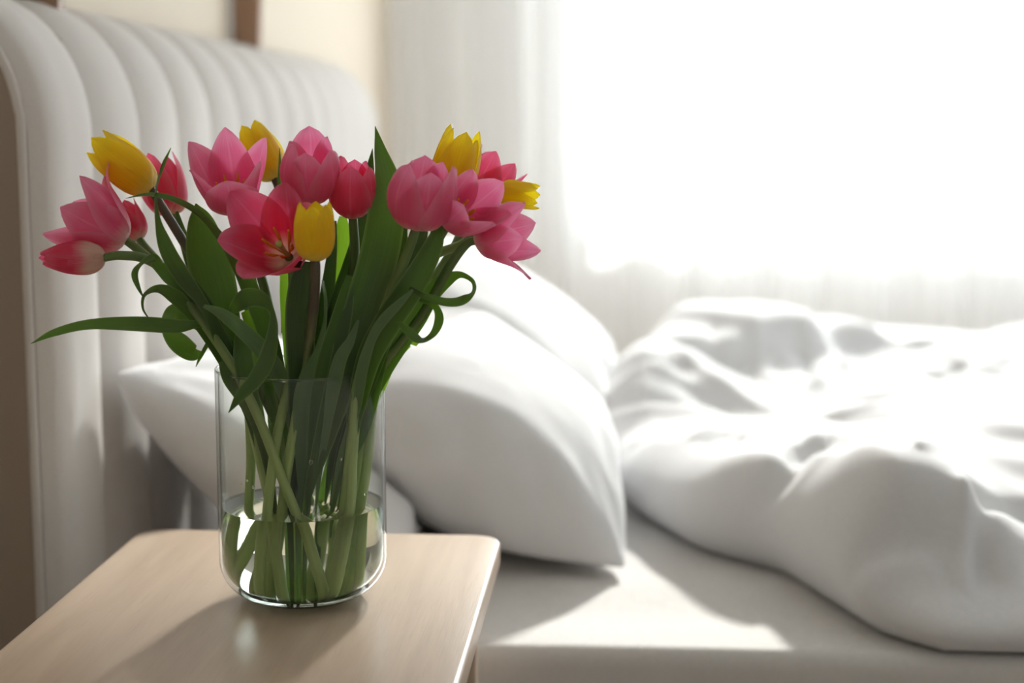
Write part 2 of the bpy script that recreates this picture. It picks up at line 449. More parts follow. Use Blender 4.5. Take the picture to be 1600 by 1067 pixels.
# ------------------------------------------------------------------ headboard
XH = -0.615; HY0 = 1.66; NCH = 13
def headboard():
    root = empty('headboard', (XH - .06, 2.8, 0.0), 'light grey upholstered headboard with vertical padded channels behind the pillows', 'headboard')
    ztop, rx, rz = 1.125, 0.115, 0.15
    # profile from the bottom of the front face over the rounded top to the back
    prof = [(0.0, z) for z in np.linspace(0.12, ztop - rz, 22)]
    nx_ = [(1.0, 0.0)] * len(prof)
    for k in range(1, 13):
        a = k / 12 * math.pi / 2
        prof.append((-rx * (1 - math.cos(a)), ztop - rz + rz * math.sin(a)))
        nn = Vector((math.cos(a) / rx, math.sin(a) / rz)).normalized()
        nx_.append((nn.x, nn.y))
    ys = [HY0] + [1.84 + 0.179 * k for k in range(NCH)]
    for c in range(NCH):
        ya, yb = ys[c], ys[c + 1]
        n = 18
        vsn, fs = [], []
        for j in range(n + 1):
            t = j / n
            y = ya + (yb - ya) * t
            s = 2 * t - 1
            bul = 0.016 * (1 - abs(s) ** 2.6) - 0.004
            back = 0.0
            if c == 0 and t < 0.34:                      # rounded corner toward the end panel
                q = 1 - t / 0.34
                back = 0.024 * (1 - math.sqrt(max(0, 1 - q * q)))
                bul = 0.012
            if c == NCH - 1 and t > 0.72:
                q = (t - 0.72) / 0.28
                back = 0.045 * (1 - math.sqrt(max(0, 1 - q * q))); bul = 0.01
            for (px_, pz), (ax, az) in zip(prof, nx_):
                w = bul - back
                dz = 0.0
                if c == NCH - 1: dz = -0.02 * t * t
                vsn.append((XH + px_ + ax * w, y, pz + az * w + (dz if pz > ztop - rz else 0)))
        m_ = len(prof)
        for j in range(n):
            for i in range(m_ - 1):
                a = j * m_ + i
                fs.append((a, a + m_, a + m_ + 1, a + 1))
        link('padded_channel', mesh('padded_channel', vsn, fs), M_FABRIC, root)
    # frame behind the padding
    back = box_obj('headboard_frame', XL + 0.002, XH - 0.035, HY0 + 0.02, ys[-1] - 0.02, 0.05, ztop - 0.03, M_FABRIC_SHADE, root, 0.02, 3, True)
    for (y0, y1) in ((HY0 - 0.004, HY0 + 0.03), (ys[-1] - 0.03, ys[-1] + 0.004)):
        bm = bmesh.new()
        pts = [(XH - 0.020, 0.12)] + [(XH - 0.020 - (rx - .020) * (1 - math.cos(a)) , ztop - rz + (rz - .02) * math.sin(a)) for a in np.linspace(0, math.pi / 2, 10)] + [(XL + 0.002, ztop - 0.02), (XL + 0.002, 0.12)]
        f0 = [bm.verts.new((x, y0, z)) for x, z in pts]
        f1 = [bm.verts.new((x, y1, z)) for x, z in pts]
        bm.faces.new(f0); bm.faces.new(f1[::-1])
        for i in range(len(pts)):
            k = (i + 1) % len(pts); bm.faces.new((f0[i], f0[k], f1[k], f1[i]))
        tag(link('side_panel', bm_mesh('side_panel', bm), M_FABRIC_SHADE, root, False), 'plain end panel, its dim light painted in as brown-grey')
    pp = [(XH - 0.018, HY0 - 0.001, z) for z in np.linspace(0.12, ztop - rz, 6)] + [(XH - 0.018 - (rx - .018) * (1 - math.cos(a)), HY0 - 0.001, ztop - rz + (rz - .012) * math.sin(a)) for a in np.linspace(0.2, math.pi / 2, 7)]
    tube('piping', pp, 0.0055, M_FABRIC, root, 40, 8)
headboard()

# wooden brackets of the wall shelf above the headboard (its board is out of view)
def bracket(y, label):
    root = empty('shelf_bracket', (XL + .03, y, 1.13), label, 'bracket')
    bm = bmesh.new()
    # tapering board standing out from the wall
    ang = [(XL + .001, 1.03), (XL + .050, 1.03), (XL + .078, 1.60), (XL + .001, 1.60)]
    f0 = [bm.verts.new((x, y - .014, z)) for x, z in ang]; f1 = [bm.verts.new((x, y + .014, z)) for x, z in ang]
    bm.faces.new(f0); bm.faces.new(f1[::-1])
    for i in range(4): bm.faces.new((f0[i], f0[(i + 1) % 4], f1[(i + 1) % 4], f1[i]))
    bmesh.ops.bevel(bm, geom=bm.edges[:], offset=0.0025, segments=2, affect='EDGES')
    link('bracket_board', bm_mesh('bracket_board', bm), M_BRACK, root, False)
    box_obj('wall_plate', XL + .0005, XL + .008, y - .022, y + .022, 1.04, 1.62, M_FRAME, root, 0.002, 2)
bracket(1.93, 'brown wooden wall bracket above the near end of the headboard')
bracket(3.00, 'brown wooden wall bracket above the middle of the headboard')

# ------------------------------------------------------------------ bed
MZ = 0.415
bed = empty('bed', (0.5, 2.85, 0), 'wide low bed with a cream fitted sheet over the mattress', 'bed')
def mattress():
    x0, x1, y0, y1, z0, z1 = XH + 0.045, 1.42, 1.70, 3.93, 0.20, MZ
    nx, ny = 110, 110
    bm = bmesh.new()
    box(bm, x0, x1, y0, y1, z0, z1, 0.022, 5)
    bmesh.ops.subdivide_edges(bm, edges=[e for e in bm.edges if e.calc_length() > 0.5], cuts=70, use_grid_fill=True)
    for v in bm.verts:
        if v.co.z > z1 - 0.03:
            p = v.co
            v.co.z += 0.0035 * noise.noise(Vector((p.x * 2.2, p.y * 9, 0))) - 0.0005
            # pulled hem wave just inside the near edge
            d = (p.y - (y0 + 0.035)) / 0.012
            v.co.z += -0.0035 * math.exp(-d * d)
    link('mattress', bm_mesh('mattress', bm), M_SHEET, bed)
mattress()
box_obj('bed_base', XH + 0.045, 1.43, 1.705, 3.94, 0.06, 0.20, M_FABRIC, bed, 0.012, 3)
for x in (XH + .1, 1.36):
    for y in (1.76, 3.86):
        box_obj('leg', x, x + .05, y, y + .05, 0, 0.06, M_BRACK, bed, 0.004, 1)

# ------------------------------------------------------------------ bedside table
TZ = 0.55
tbl = empty('bedside_table', (-0.322, 1.40, 0), 'pale birch bedside table with rounded corners under the tulip vase', 'table')
def table():
    x0, x1, y0, y1, r = -0.521, -0.1265, 1.08, 1.672, 0.032
    bm = bmesh.new()
    pts = []
    for cx, cy, a0 in ((x1 - r, y1 - r, 0), (x0 + r, y1 - r, 90), (x0 + r, y0 + r, 180), (x1 - r, y0 + r, 270)):
        for k in range(9):
            a = math.radians(a0 + 90 * k / 8); pts.append((cx + r * math.cos(a), cy + r * math.sin(a)))
    vb = [bm.verts.new((x, y, TZ - 0.026)) for x, y in pts]
    f = bm.faces.new(vb[::-1])
    ex = bmesh.ops.extrude_face_region(bm, geom=[f])
    tv = [e for e in ex['geom'] if isinstance(e, bmesh.types.BMVert)]
    for v in tv: v.co.z = TZ
    bm.normal_update()
    es = [e for e in bm.edges if abs(e.verts[0].co.z - e.verts[1].co.z) < 1e-6]
    bmesh.ops.bevel(bm, geom=es, offset=0.004, segments=3, profile=0.6, affect='EDGES')
    o = link('tabletop', bm_mesh('tabletop', bm), M_TABLE, tbl, True)
    o.data.set_sharp_from_angle(angle=math.radians(50))
    for lx in (x0 + 0.022, x1 - 0.057):
        for ly in (y0 + 0.03, y1 - 0.07):
            bm = bmesh.new(); box(bm, lx, lx + .035, ly, ly + .035, 0, TZ - 0.026, 0.004, 2)
            for v in bm.verts:
                k = 1 - 0.25 * (1 - v.co.z / TZ)
                v.co.x = lx + .0175 + (v.co.x - lx - .0175) * k; v.co.y = ly + .0175 + (v.co.y - ly - .0175) * k
            link('leg', bm_mesh('leg', bm), M_TABLE, tbl, False)
    for ya, yb in ((y0 + .04, y0 + .058), (y1 - .06, y1 - .042)):
        box_obj('apron', x0 + 0.055, x1 - 0.055, ya, yb, TZ - 0.085, TZ - 0.026, M_TABLE, tbl, 0.002, 1)
    for xa in (x0 + .03, x1 - .045):
        box_obj('apron', xa, xa + .016, y0 + .065, y1 - .07, TZ - 0.085, TZ - 0.026, M_TABLE, tbl, 0.002, 1)
table()

# ------------------------------------------------------------------ soft cloth shapes (duvet, pillows)
def two_sided_grid(nx, ny):
    """faces of two grids sewn together along their border, in building order"""
    ids, fs = {}, []
    for side in (0, 1):
        for i in range(nx + 1):
            for j in range(ny + 1):
                k = (side if 0 < i < nx and 0 < j < ny else 0, i, j)
                if k not in ids: ids[k] = len(ids)
    def v(s, i, j): return ids[(s if 0 < i < nx and 0 < j < ny else 0, i, j)]
    for side in (0, 1):
        for i in range(nx):
            for j in range(ny):
                q = [v(side, i, j), v(side, i + 1, j), v(side, i + 1, j + 1), v(side, i, j + 1)]
                fs.append(tuple(q[::-1] if side else q))
    return len(ids), fs


# ------------------------------------------------------------------ duvet
# control points (pixel column, pixel row, depth) of the crumpled top, seen in the photograph
DUV_TOP = [
           (1150, 655, 2.66), (1300, 664, 2.42), (1450, 668, 2.18), (1530, 690, 2.00),
           (1300, 636, 2.74), (1450, 640, 2.46), (1550, 652, 2.30), (1450, 600, 2.92), (1600, 604, 2.80), (1600, 720, 2.14), (1570, 690, 2.12),
           (962, 548, 2.74), (1000, 530, 2.86), (1050, 545, 2.86), (1120, 585, 2.80), (1200, 622, 2.76), (935, 610, 2.74), (980, 600, 2.64), (1060, 620, 2.62),
           (1075, 512, 3.12), (1130, 478, 3.26), (1200, 478, 3.32), (1300, 500, 3.42), (1400, 524, 3.52),
           (1160, 602, 2.96), (1250, 592, 3.00), (1330, 572, 3.12),
           (1450, 522, 3.62), (1600, 512, 3.72), (1550, 552, 3.25), (1380, 560, 3.30),
           (1540, 738, 1.93), (1590, 768, 1.975), (1555, 790, 1.935), (1590, 780, 1.965), (1600, 775, 1.99), (1545, 930, 1.78), (1600, 905, 1.84), (1600, 862, 1.925), (1545, 872, 1.885), (1570, 868, 1.90)]
_crest = [(1000, 664, 2.52), (1080, 668, 2.42), (1150, 672, 2.34), (1200, 674, 2.27), (1260, 676, 2.19), (1330, 676, 2.11), (1400, 677, 2.02), (1460, 680, 1.95), (1480, 681, 1.92), (1500, 681, 1.90), (1512, 684, 1.885), (1514, 686, 1.88)]
DUV_W = [tuple(at(*c)) for c in DUV_TOP] + [tuple(at(*c)) for c in _crest] + [tuple(Vector((-.02, -.05, -.014)) + at(*c)) for c in _crest[2:6]] + [(1.2, 2.0, .52), (1.2, 2.6, .56), (1.2, 3.2, .53), (1.2, 3.8, .5), (0.8, 2.05, .54), (0.8, 3.8, .49), (.8, 1.80, .45), (1.2, 1.80, .46), (.8, 1.92, .47)]
LEFTX = [(1.70, .37), (1.76, .30), (1.90, .25), (2.02, .21), (2.10, .115), (2.31, .03), (2.55, -.01), (2.73, -.025), (2.95, -.01), (3.2, .06), (3.88, .12)]
def left_x(y):
    for (a, va), (b, vb) in zip(LEFTX[:-1], LEFTX[1:]):
        if y <= b: return va + (vb - va) * (y - a) / (b - a)
    return LEFTX[-1][1]
def cloth_run(o, frames, gravity, **kw):
    """settle a cloth object and return its vertices"""
    md = o.modifiers.new('cloth', 'CLOTH'); s = md.settings
    s.quality = kw.get('quality', 8); s.mass = kw.get('mass', .25)
    s.tension_stiffness = kw.get('tension', 120); s.compression_stiffness = kw.get('compression', 60)
    s.shear_stiffness = kw.get('shear', 40); s.bending_stiffness = kw.get('bending', .25)
    s.air_damping = 2
    s.use_pressure = True; s.uniform_pressure_force = kw.get('pressure', 3.2)
    s.effector_weights.gravity = gravity
    md.collision_settings.use_collision = bool(kw.get('collide'))
    md.collision_settings.use_self_collision = bool(kw.get('selfc'))
    if kw.get('selfc'):
        md.collision_settings.self_distance_min = 0.004
    if kw.get('collide'): md.collision_settings.distance_min = 0.004
    if kw.get('pin'): s.vertex_group_mass = kw['pin']
    if kw.get('grow'):
        s.shrink_min = 0.0; s.shrink_max = -kw['grow']; s.vertex_group_shrink = 'grow'
    md.point_cache.frame_start = 1; md.point_cache.frame_end = frames + 2
    SC.frame_start = 1; SC.frame_end = frames
    for f in range(1, frames + 1): SC.frame_set(f)
    dg = bpy.context.evaluated_depsgraph_get()
    ev = o.evaluated_get(dg).to_mesh()
    co = np.array([v.co[:] for v in ev.vertices])
    SC.frame_set(1)
    return co

def W2(*pts):
    return [tuple(at(*p))[:2] for p in pts]
# creases (negative) and ridges (positive): polyline in plan, height, half width
DUV_LINES = [
    (W2((945, 668, 2.68), (1000, 656, 2.62), (1100, 654, 2.64), (1250, 658, 2.58), (1380, 664, 2.40)), -0.030, 0.020),
    (W2((1295, 690, 2.16), (1262, 715, 2.11), (1243, 760, 2.07), (1238, 830, 2.03), (1236, 885, 2.01)), -0.032, 0.016),
    (W2((1510, 688, 1.885), (1512, 760, 1.84), (1508, 860, 1.79), (1500, 960, 1.745)), 0.020, 0.010),
    (W2((1530, 720, 1.90), (1535, 800, 1.87), (1528, 900, 1.82), (1515, 985, 1.745)), -0.016, 0.014),
    (W2((1500, 872, 1.865), (1550, 862, 1.90), (1600, 857, 1.93), (1700, 850, 1.96)), -0.040, 0.014),
    (W2((1530, 935, 1.79), (1580, 915, 1.82), (1700, 900, 1.85)), 0.008, 0.03),
    (W2((1340, 945, 1.80), (1400, 930, 1.80), (1470, 935, 1.80)), -0.012, 0.010),
    (W2((1320, 960, 1.775), (1400, 950, 1.78), (1480, 955, 1.775)), 0.010, 0.010),
    (W2((1330, 572, 3.12), (1290, 600, 2.98), (1260, 632, 2.84)), 0.030, 0.022),
    (W2((1300, 565, 3.12), (1262, 590, 2.99), (1230, 618, 2.86)), -0.028, 0.020),
    (W2((1180, 498, 3.2), (1195, 540, 3.05), (1215, 580, 2.95)), 0.014, 0.016),
    (W2((1240, 500, 3.25), (1260, 540, 3.12), (1275, 575, 3.05)), -0.014, 0.016),
    (W2((1120, 500, 3.16), (1110, 535, 3.03), (1115, 575, 2.9)), -0.012, 0.016),
    (W2((1050, 560, 2.88), (1110, 600, 2.78), (1230, 640, 2.66)), 0.012, 0.016),
    (W2((960, 575, 2.72), (1020, 560, 2.78), (1090, 590, 2.8)), -0.012, 0.012),
    (W2((950, 595, 2.70), (1020, 585, 2.74), (1110, 612, 2.74)), 0.008, 0.012),
    (W2((1440, 560, 3.3), (1500, 575, 3.1), (1600, 585, 2.95)), 0.020, 0.020),
    (W2((1420, 580, 3.1), (1500, 600, 2.95), (1600, 612, 2.8)), -0.018, 0.018),
    (W2((1400, 640, 2.6), (1460, 615, 2.7), (1530, 620, 2.65)), 0.014, 0.016),
]
_r = random.Random(5)
for k in range(17):                                     # short gathers running down from the crest of the front roll
    px = 1030 + k * 27 + _r.uniform(-8, 8)
    y0 = 2.50 - (px - 1000) / 510 * 0.60
    ln = _r.uniform(.5, 1)
    DUV_LINES.append((W2((px + 12, 676, y0 + .02), (px - 12, 700, y0 - .02 - .02 * ln), (px - 34, 735, y0 - .03 - .05 * ln)), _r.choice((-1, 1)) * _r.uniform(.010, .016), _r.uniform(.008, .012)))
for k in range(26):                                     # loose creases over the back of the heap
    x, y = _r.uniform(.1, 1.3), _r.uniform(2.45, 3.75)
    a = _r.uniform(-.7, .9); ln = _r.uniform(.08, .2)
    DUV_LINES.append(([(x - ln * math.cos(a), y - ln * math.sin(a)), (x, y + .01), (x + ln * math.cos(a), y + ln * math.sin(a))], _r.choice((-1, 1)) * _r.uniform(.006, .014), _r.uniform(.012, .022)))

def lines_height(X, Y):
    """summed creases and ridges at arrays of plan points"""
    out = np.zeros_like(X)
    for pl, amp, wd in DUV_LINES:
        best = np.full_like(X, 9.0); fade = np.ones_like(X)
        total = len(pl) - 1
        for q in range(total):
            ax, ay = pl[q]; bx, by = pl[q + 1]
            dx, dy = bx - ax, by - ay
            t = np.clip(((X - ax) * dx + (Y - ay) * dy) / (dx * dx + dy * dy), 0, 1)
            d = np.hypot(X - ax - t * dx, Y - ay - t * dy)
            u = (q + t) / total
            m = d < best
            best = np.where(m, d, best); fade = np.where(m, np.clip(1.6 * np.sin(np.pi * np.clip(u, 0.04, .96)), 0, 1), fade)
        out += amp * fade * np.exp(-(best / wd) ** 1.6)
    return out

def duvet():
    nx, ny = 170, 190
    x1, y0, y1 = 1.40, 1.708, 3.865
    S = (np.arange(nx + 1) / nx) ** 1.7
    T = np.arange(ny + 1) / ny; T = T ** 1.25
    Y = np.repeat((y0 + (y1 - y0) * T)[None, :], nx + 1, 0)
    LX = np.array([left_x(v) for v in Y[0]])
    LX = np.convolve(np.pad(LX, 4, 'edge'), np.ones(9) / 9, 'valid')
    X = LX[None, :] + (x1 - LX[None, :]) * S[:, None]
    Hh = np.zeros_like(X); Wt = np.full_like(X, 1e-9); sig = 0.042
    for cx, cy, cz in DUV_W:
        d2 = (X - cx) ** 2 + (Y - cy) ** 2
        w = np.exp(-d2 / (2 * sig * sig)) + 2e-4 / (0.02 + d2 * d2 * 60)
        Wt += w; Hh += w * cz
    Hh = Hh / Wt + lines_height(X, Y) - MZ - 0.004
    DL = X - LX[None, :]; DF = (Y - y0) * 1.1; DR = x1 - X; DB = y1 - Y
    D = np.minimum(np.minimum(DL, DF), np.minimum(DR, DB))
    R = 0.062
    Q = np.clip(1 - D / R, 0, 1)
    E = np.sqrt(np.clip(1 - Q ** 2, 0, 1))
    # the edge swells out over its own foot
    OUT = 0.030 * np.sin(np.pi * E ** 0.8) * (Q > 0) * np.clip(Hh / 0.10, 0.2, 1.2)
    slope = np.gradient(LX, Y[0])
    nl = np.stack([-np.ones_like(slope), slope], 1); nl /= np.linalg.norm(nl, axis=1)[:, None]
    isl = (DL <= DF) & (DL < .2)
    ids, co = {}, []
    for side in (0, 1):
        for i in range(nx + 1):
            for j in range(ny + 1):
                k = (side if 0 < i < nx and 0 < j < ny else 0, i, j)
                if k in ids: continue
                ids[k] = len(co)
                x, y = X[i, j], Y[i, j]
                if side == 1 or i in (0, nx) or j in (0, ny):
                    co.append((x, y, MZ + 0.004))
                else:
                    h = Hh[i, j] + 0.007 * noise.noise(Vector((x * 6, y * 6, 2))) + 0.003 * noise.noise(Vector((x * 16 + y * 5, y * 10, 5)))
                    ox, oy = (nl[j] * OUT[i, j]) if isl[i, j] else (0, -OUT[i, j] if DF[i, j] < .1 else 0)
                    co.append((x + ox, y + oy, MZ + 0.004 + max(0.008, h) * E[i, j]))
    n, fs = two_sided_grid(nx, ny)
    me = mesh('duvet', co, fs)
    ob = link('duvet', me, M_DUVET)
    ob.location = (0.75, 2.8, MZ); me.transform(Matrix.Translation((-0.75, -2.8, -MZ)))
    sm = ob.modifiers.new('soften', 'SMOOTH'); sm.factor = 0.5; sm.iterations = 3
    tag(ob, 'crumpled white duvet heaped in soft folds across the bed', 'duvet')
M_DUVET = cloth_mat('duvet_cotton', (0.69, 0.69, 0.70), 0.9, 0.2, 900, 0.1)
duvet()


PNX, PNY = 44, 32
def pillow_shape(seed):
    """two sewn sheets blown up like a filled pillow: gives seams, corners and creases"""
    ids, co = {}, []
    for side in (0, 1):
        for i in range(PNX + 1):
            for j in range(PNY + 1):
                k = (side if 0 < i < PNX and 0 < j < PNY else 0, i, j)
                if k in ids: continue
                ids[k] = len(co)
                u = i / PNX * 2 - 1; v = j / PNY * 2 - 1
                t = .045 * ((1 - u * u) * (1 - v * v)) ** .5
                x, y = u * .35, v * .25
                co.append((x, y, (t if side == 0 else -t) + .004 * noise.noise(Vector((x * 14, y * 14, seed * 7 + side * 3)))))
    n, fs = two_sided_grid(PNX, PNY)
    me = mesh('pillow_start', co, fs)
    o = bpy.data.objects.new('pillow_start', me); COL.objects.link(o)
    res = cloth_run(o, 40, 0.0)
    bpy.data.objects.remove(o)
    return res, fs

def pillow(shape, origin, xa, ya, scale, label, bend=0.0, flip=False, under=None):
    """origin = centre; xa = long direction, ya = short direction (world vectors)"""
    co, fs = shape
    if flip: co = co * np.array([-1, 1, -1])
    xa = Vector(xa).normalized(); ya = Vector(ya); ya = (ya - xa * ya.dot(xa)).normalized(); na = xa.cross(ya)
    vsn = []
    for x, y, z in co:
        z2 = z * scale[2] + bend * ((y / .25) ** 2 - 0.4)
        p = xa * (x * scale[0]) + ya * (y * scale[1]) + na * z2 + Vector(origin)
        if under:                                 # squashed beneath the pillow that lies on it
            o2, x2, y2, sc2 = under
            x2 = Vector(x2).normalized(); y2 = Vector(y2); y2 = (y2 - x2 * y2.dot(x2)).normalized(); n2 = x2.cross(y2)
            q = p - Vector(o2); a_, b_, c_ = q.dot(x2) / (.34 * sc2[0]), q.dot(y2) / (.25 * sc2[1]), q.dot(n2)
            if abs(a_) < 1 and abs(b_) < 1:
                t_ = 0.098 * sc2[2] * ((1 - a_ ** 2) * (1 - b_ ** 2)) ** .45
                sgn = 1 if n2.z < 0 else -1       # the side that faces down
                if c_ * sgn < t_: p += n2 * (sgn * t_ - c_)
        if p.z < MZ + 0.03:                       # the filling flattens where it lies on the mattress
            p.z = MZ + 0.004 + 0.026 * math.exp((p.z - MZ - 0.03) / 0.05)
        if p.x < XH + 0.035:                       # and where it leans on the headboard
            p.x = XH + 0.015 + 0.020 * math.exp((p.x - XH - 0.035) / 0.03)
        vsn.append(p - Vector(origin))
    me = mesh('pillow', vsn, fs)
    root = link('pillow', me, M_LINEN)
    root.location = Vector(origin)
    md = root.modifiers.new('smooth', 'SUBSURF'); md.levels = 1; md.render_levels = 1
    return tag(root, label, 'pillow', 'white pillows at the head of the bed')
PILLOW_1, PILLOW_2 = pillow_shape(1), pillow_shape(2)
pillow(PILLOW_1, (-0.425, 2.105, 0.545), (0.0, 1, -0.05), (-0.76, 0, 0.62), (.92, 0.92, 0.95), 'white pillow leaning on the headboard behind the left of the vase', 0.0, False, ((-0.205, 2.265, 0.540), (-0.06, 1, 0.02), (-0.37, 0, 0.225), (.92, 0.97, 1.40)))
pillow(PILLOW_2, (-0.205, 2.265, 0.540), (-0.06, 1, 0.02), (-0.37, 0, 0.225), (.92, 0.97, 1.40), 'big white pillow with its corner resting on the mattress, right of the vase', -0.02)
pillow(PILLOW_1, (-0.235, 2.95, 0.590), (0.02, 1, 0.0), (-0.80, 0, 0.52), (1.05, 1.10, 1.35), 'white pillow farther back, rising behind the big pillow', 0.0, True)



# ------------------------------------------------------------------ vase and water
VX, VY, VR = -0.2945, 1.435, 0.0775
WATER_H = 0.0887
def lathe(name, prof, mat, parent=None, n=96, label=None):
    vsn, fs = [], []
    idx = []
    for r, z in prof:
        if r < 1e-6:
            idx.append([len(vsn)]); vsn.append((VX, VY, TZ + z))
        else:
            row = []
            for k in range(n):
                a = 2 * math.pi * k / n
                row.append(len(vsn)); vsn.append((VX + r * math.cos(a), VY + r * math.sin(a), TZ + z))
            idx.append(row)
    for a, b in zip(idx[:-1], idx[1:]):
        for k in range(n):
            k2 = (k + 1) % n
            if len(a) == 1 and len(b) > 1: fs.append((a[0], b[k2], b[k]))
            elif len(b) == 1 and len(a) > 1: fs.append((a[k], a[k2], b[0]))
            elif len(a) > 1: fs.append((a[k], a[k2], b[k2], b[k]))
    me = mesh(name, vsn, fs)
    return link(name, me, mat, parent)
def arc_prof(R, z0, cr, top, n=12):
    """side radius R, floor height z0, corner radius cr"""
    p = [(0, z0), (R - cr * 1.25, z0)]
    for k in range(1, n + 1):
        a = k / n * math.pi / 2
        p.append((R - cr * 1.25 * (1 - math.sin(a)), z0 + cr * 1.15 * (1 - math.cos(a))))
    p.append((R, top))
    return p
vase = empty('vase', (VX, VY, TZ), 'tall clear glass cylinder vase of tulips standing on the birch table', 'vase')
outer = arc_prof(VR, 0.0006, 0.034, 0.2155)
inner = arc_prof(VR - 0.0028, 0.0065, 0.031, 0.2155)
rimp = [(VR - 0.0004, 0.2168), (VR - 0.0014, 0.2172), (VR - 0.0024, 0.2168)]
rp = [(VX + (VR - .0014) * math.cos(a), VY + (VR - .0014) * math.sin(a), TZ + 0.2168) for a in np.linspace(0, 2 * math.pi, 97)]
tube('polished_rim', rp, 0.0014, M_BASE, vase, 193, 8, False)
lathe('glass_wall', outer + rimp + inner[::-1], M_GLASS, vase)
bo = [(r - 0.0004 if r > 0.001 else 0, z + 0.0004) for r, z in outer if z < 0.009]
bi = [(r + 0.0002 if r > 0.001 else 0, z - 0.0004) for r, z in inner if z < 0.010]
lathe('thick_base', bo + bi[::-1], M_BASE, vase)
wp = [(max(0, r - 0.0003) if r > 1e-4 else 0, z + 0.0003) for r, z in inner[:-1]]
wr = VR - 0.0031
wp += [(wr, WATER_H + 0.0012), (wr - 0.0016, WATER_H + 0.0002), (wr - 0.004, WATER_H), (0, WATER_H)]
wo = lathe('water', wp, M_WATER)
bmw = bmesh.new(); bmw.from_mesh(wo.data); bmesh.ops.recalc_face_normals(bmw, faces=bmw.faces); bmw.to_mesh(wo.data); bmw.free()
wo.location = (VX, VY, TZ + 0.01); wo.data.transform(Matrix.Translation((-VX, -VY, -TZ - 0.01)))
tag(wo, 'clear water filling the lower third of the glass vase', 'water', None, 'stuff')

# ------------------------------------------------------------------ tulips
def keys(ks, u):
    for (a, va), (b, vb) in zip(ks[:-1], ks[1:]):
        if u <= b: return va + (vb - va) * (u - a) / (b - a)
    return ks[-1][1]
K_SHUT = [(0, 88), (.08, 68), (.2, 33), (.4, 8), (.65, -7), (.85, -18), (1, -24)]
K_OPEN = [(0, 86), (.08, 60), (.2, 40), (.4, 33), (.65, 36), (.85, 48), (1, 66)]

def petal(parent, mat, B, A, R0, az, L, W, o, fat, inner, rnd, tipcurl=0.0, pt=0.3, label=None):
    n, m_ = 18, 12
    e1 = (R0 - A * R0.dot(A)).normalized(); e2 = A.cross(e1)
    rad = e1 * math.cos(az) + e2 * math.sin(az); tan = A.cross(rad)
    rho, z = 0.0015, 0.0
    prof = []
    zs = sum(math.cos(math.radians(keys(K_SHUT, i / 40) * (1 - min(o, .5)) + keys(K_OPEN, i / 40) * min(o, .5))) for i in range(40)) / 40
    L = L / zs
    for i in range(n + 1):
        u = i / n
        al = math.radians(keys(K_SHUT, u) * (1 - o) + keys(K_OPEN, u) * o + tipcurl * max(0, u - .55) / .45)
        prof.append((rho, z, al))
        rho += math.sin(al) * L / n * fat; z += math.cos(al) * L / n
    vsn, uvs, fs = [], [], []
    rr = rnd.random() * 50
    for i in range(n + 1):
        u = i / n
        rho, z, al = prof[i]
        sh = (math.sin(math.pi * u ** 0.92) ** 0.52 * (1 - 0.10 * u) * (1 - pt) + pt * 1.04 * math.sin(math.pi * u ** 0.78) ** 0.85) if 0 < u < 1 else 0.0
        w = W * max(sh, 0.42 * (1 - u * 2.4), 0.02)
        Rc = max(rho * 1.03, 0.004) * (1 - o) + max(W * 1.25, rho * 0.9) * o
        Rc = max(Rc, w / 1.75)
        nrm = rad * math.cos(al) - A * math.sin(al)
        c = B + rad * rho * (0.93 if inner else 1.0) + A * z
        for j in range(m_ + 1):
            v = j / m_ * 2 - 1
            s = v * w
            wav = 0.0016 * noise.noise(Vector((u * 3 + rr, v * 1.6, rr))) * (0.3 + abs(v)) * min(1, u * 3)
            rib = -0.0007 * math.exp(-(v / 0.10) ** 2) * math.sin(math.pi * u)
            p = c + tan * (Rc * math.sin(s / Rc)) - nrm * (Rc * (1 - math.cos(s / Rc))) + nrm * (wav + rib)
            p += A * (-0.0020 * (abs(v) ** 2) * math.sin(math.pi * u))
            vsn.append(p); uvs.append((j / m_, u))
    for i in range(n):
        for j in range(m_):
            a = i * (m_ + 1) + j
            fs.append((a, a + 1, a + m_ + 2, a + m_ + 1))
    me = mesh('petal', vsn, fs)
    uv = me.uv_layers.new(name='UVMap')
    for lp in me.loops: uv.data[lp.index].uv = uvs[lp.vertex_index]
    ob = link('petal', me, mat, parent)
    if label: ob['label'] = label
    return ob

def zpt(px, y, z):
    """point over pixel column px at depth y and world height z"""
    p = at(px, 900, y); q = at(px, 500, y)
    t = (z - p.z) / (q.z - p.z)
    return p + (q - p) * t

def stem_pts(bloom, way, bot):
    P = [tuple(bloom)] + [tuple(at(*w)) for w in way]
    P.append(tuple(zpt(bot[0], bot[1], TZ + 0.0155)))
    return P

def uv_tube(o, n, sides):
    me = o.data
    uv = me.uv_layers.new(name='UVMap')
    for lp in me.loops:
        i, k = divmod(lp.vertex_index, sides)
        uv.data[lp.index].uv = (k / sides, i / n * 3)

